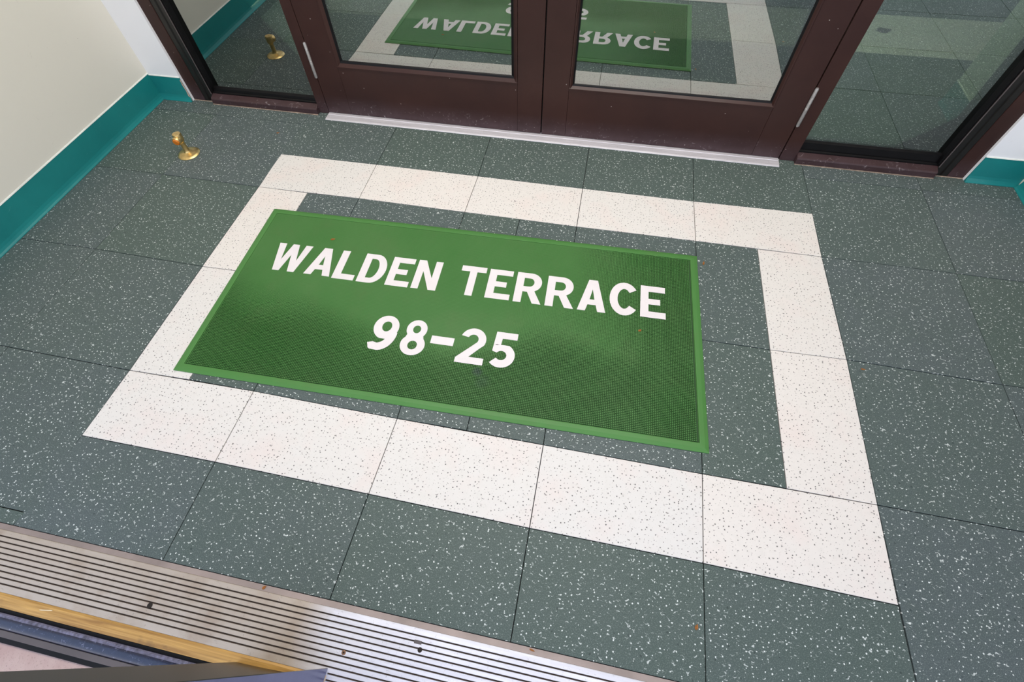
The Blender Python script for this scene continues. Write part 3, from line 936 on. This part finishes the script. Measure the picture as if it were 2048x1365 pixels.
def g_5():
    # top bar, stem, bowl
    c = arc(0.31, 0.335, 0.235, 0.232, 128, -140, 24)
    b_ = band(c, 0.205)
    o1 = [(0.075, 0.44), (0.105, 1), (0.64, 1), (0.64, 0.815), (0.275, 0.815), (0.262, 0.635)]
    n = len(c)
    L, R = b_[:n], b_[n:]
    outerc = L if math.hypot(L[n // 2][0] - 0.31, L[n // 2][1] - 0.335) > 0.235 else R[::-1]
    innerc = R[::-1] if outerc is L else L
    return 0.66, [o1 + [p for p in outerc if p[1] < 0.64] + innerc[::-1] + [(0.20, 0.40)]]
GL = dict(W=g_W, A=g_A, L=g_L, D=g_D, E=g_E, N=g_N, T=g_T, R=g_R, C=g_C)
GL.update({'9': g_9, '8': g_8, '-': g_dash, '2': g_2, '5': g_5})
def letter_mesh(ch, sx, sz, th=0.0012):
    w, outs = GL[ch]()
    cu = bpy.data.curves.new('glyph', 'CURVE')
    cu.dimensions = '2D'
    cu.fill_mode = 'BOTH'
    cu.extrude = th / 2
    for o_ in outs:
        spn = cu.splines.new('POLY')
        spn.points.add(len(o_) - 1)
        for k, (x, y) in enumerate(o_):
            spn.points[k].co = (x / w * sx, y * sz, 0, 1)
        spn.use_cyclic_u = True
    tmp = bpy.data.objects.new('glyph', cu)
    COL.objects.link(tmp)
    bpy.context.view_layer.update()
    dg = bpy.context.evaluated_depsgraph_get()
    me_ = bpy.data.meshes.new_from_object(tmp.evaluated_get(dg))
    me_.name = 'letter'
    bpy.data.objects.remove(tmp)
    bpy.data.curves.remove(cu)
    return me_
# measured places on the mat, world x of left/right foot and world y of base and top
LET = [('W', -0.889, -0.752, -0.6555, -0.5225), ('A', -0.739, -0.638, -0.6515, -0.519), ('L', -0.628, -0.545, -0.653, -0.5175),
       ('D', -0.533, -0.438, -0.6520, -0.516), ('E', -0.424, -0.338, -0.6485, -0.514), ('N', -0.326, -0.234, -0.6450, -0.511),
       ('T', -0.160, -0.067, -0.6430, -0.5085), ('E', -0.054, 0.034, -0.6400, -0.5070), ('R', 0.048, 0.147, -0.6385, -0.5040),
       ('R', 0.161, 0.261, -0.6365, -0.5020), ('A', 0.274, 0.372, -0.6335, -0.4955), ('C', 0.383, 0.480, -0.6295, -0.4890), ('E', 0.490, 0.576, -0.6240, -0.4870),
       ('9', -0.397, -0.308, -0.9160, -0.7790), ('8', -0.289, -0.204, -0.9150, -0.7785), ('-', -0.189, -0.111, -0.9130, -0.7755),
       ('2', -0.094, -0.001, -0.9120, -0.7770), ('5', 0.011, 0.100, -0.9080, -0.7735)]
cM = Matrix.Rotation(-MA, 3, 'Z')
for ch, xa, xb, ya, yb in LET:
    lm = letter_mesh(ch, xb - xa, yb - ya)
    p = cM @ (Vector((xa, ya, 0)) - Vector((-0.1515, -0.7065, 0)))
    o = link('letter' if ch.isalpha() else ('dash' if ch == '-' else 'digit'), lm, M['letter'], mat_o, (p.x, p.y, 0.0071), 0.0)
    o['label'] = 'white inlaid ' + ('hyphen' if ch == '-' else ('letter ' if ch.isalpha() else 'digit ') + ch)

# ------------------------------------------------------------ litter
def leaf_mesh(L, Wd, th=0.0007, curl=0.3, seed=0):
    rnd = random.Random(seed)
    bm = bmesh.new()
    n = 8
    up, lo = [], []
    c = []
    for k in range(n + 1):
        t_ = k / n
        w = Wd * math.sin(math.pi * min(1, t_ ** 0.75)) * (0.9 + 0.2 * rnd.random()) * 0.5
        x = (t_ - 0.5) * L
        zc = curl * L * 0.25 * (2 * t_ - 1) ** 2
        c.append(bm.verts.new((x, 0, zc)))
        up.append(bm.verts.new((x, w + 1e-5, zc + curl * w * 0.5)))
        lo.append(bm.verts.new((x, -w - 1e-5, zc + curl * w * 0.5)))
    for k in range(n):
        bm.faces.new((c[k], c[k + 1], up[k + 1], up[k]))
        bm.faces.new((lo[k], lo[k + 1], c[k + 1], c[k]))
    r = bmesh.ops.solidify(bm, geom=list(bm.faces), thickness=th)
    return bm
o = obj('fallen_leaf', leaf_mesh(0.085, 0.060, 0.0008, 0.12, 3), M['leaf'], None, (1.755, 1.60, 0.0015), 0.3)
tag(o, 'dry brown leaf on the pale band of the lobby floor', 'leaf')
st_ = obj('stalk', lathe(bmesh.new(), [(0.0012, 0), (0.0008, 0.018)], 8, (-0.04, 0, 0.003), (-1, 0.25, 0.05)), M['leaf'], o)
bits = [(-0.696, -0.470, 0.0078, 'bit of dry orange leaf on the mat above the letters near its left end', 0.4, 0.020, 0.010),
        (0.492, -0.682, 0.0078, 'orange leaf flake on the mat below the last letter', 0.7, 0.013, 0.008),
        (0.712, -0.335, 0.0004, 'orange leaf flake on the floor at the far right corner of the mat', 1.4, 0.020, 0.007),
        (0.6606, -1.506, 0.0004, 'dry orange leaf flake on the dark tile near the bottom of the picture', 1.2, 0.014, 0.008),
        (1.192, -0.698, 0.0004, 'orange leaf sliver on the dark tile right of the white band', 0.1, 0.016, 0.006),
        (-0.403, -1.628, 0.0018, 'dry leaf crumb at the edge of the ribbed saddle', 0.9, 0.012, 0.007),
        (0.282, -1.627, 0.0018, 'yellow leaf sliver on the smooth edge of the ribbed saddle', -0.2, 0.014, 0.004),
        (-1.230, 0.141, 0.0004, 'tiny yellow leaf flake on the floor in front of the left sidelight', 0.5, 0.016, 0.008)]
for k, (x, y, z, lb, rz, L, wd) in enumerate(bits):
    o = obj('leaf_flake', leaf_mesh(L, wd, 0.0005, 0.25, k), M['bit'], None, (x, y, z), rz)
    tag(o, lb, 'leaf flake', 'dry leaf flakes on the entrance floor')
o = obj('wood_splinter', lathe(bmesh.new(), [(0.0006, 0), (0.0011, 0.004), (0.0010, 0.030), (0.0004, 0.034)], 8, (0, 0, 0), (1, 0.15, 0)), M['straw'], None, (-0.932, -1.781, 0.0035), 0)
tag(o, 'pale wooden splinter lying on the amber strip', 'splinter')
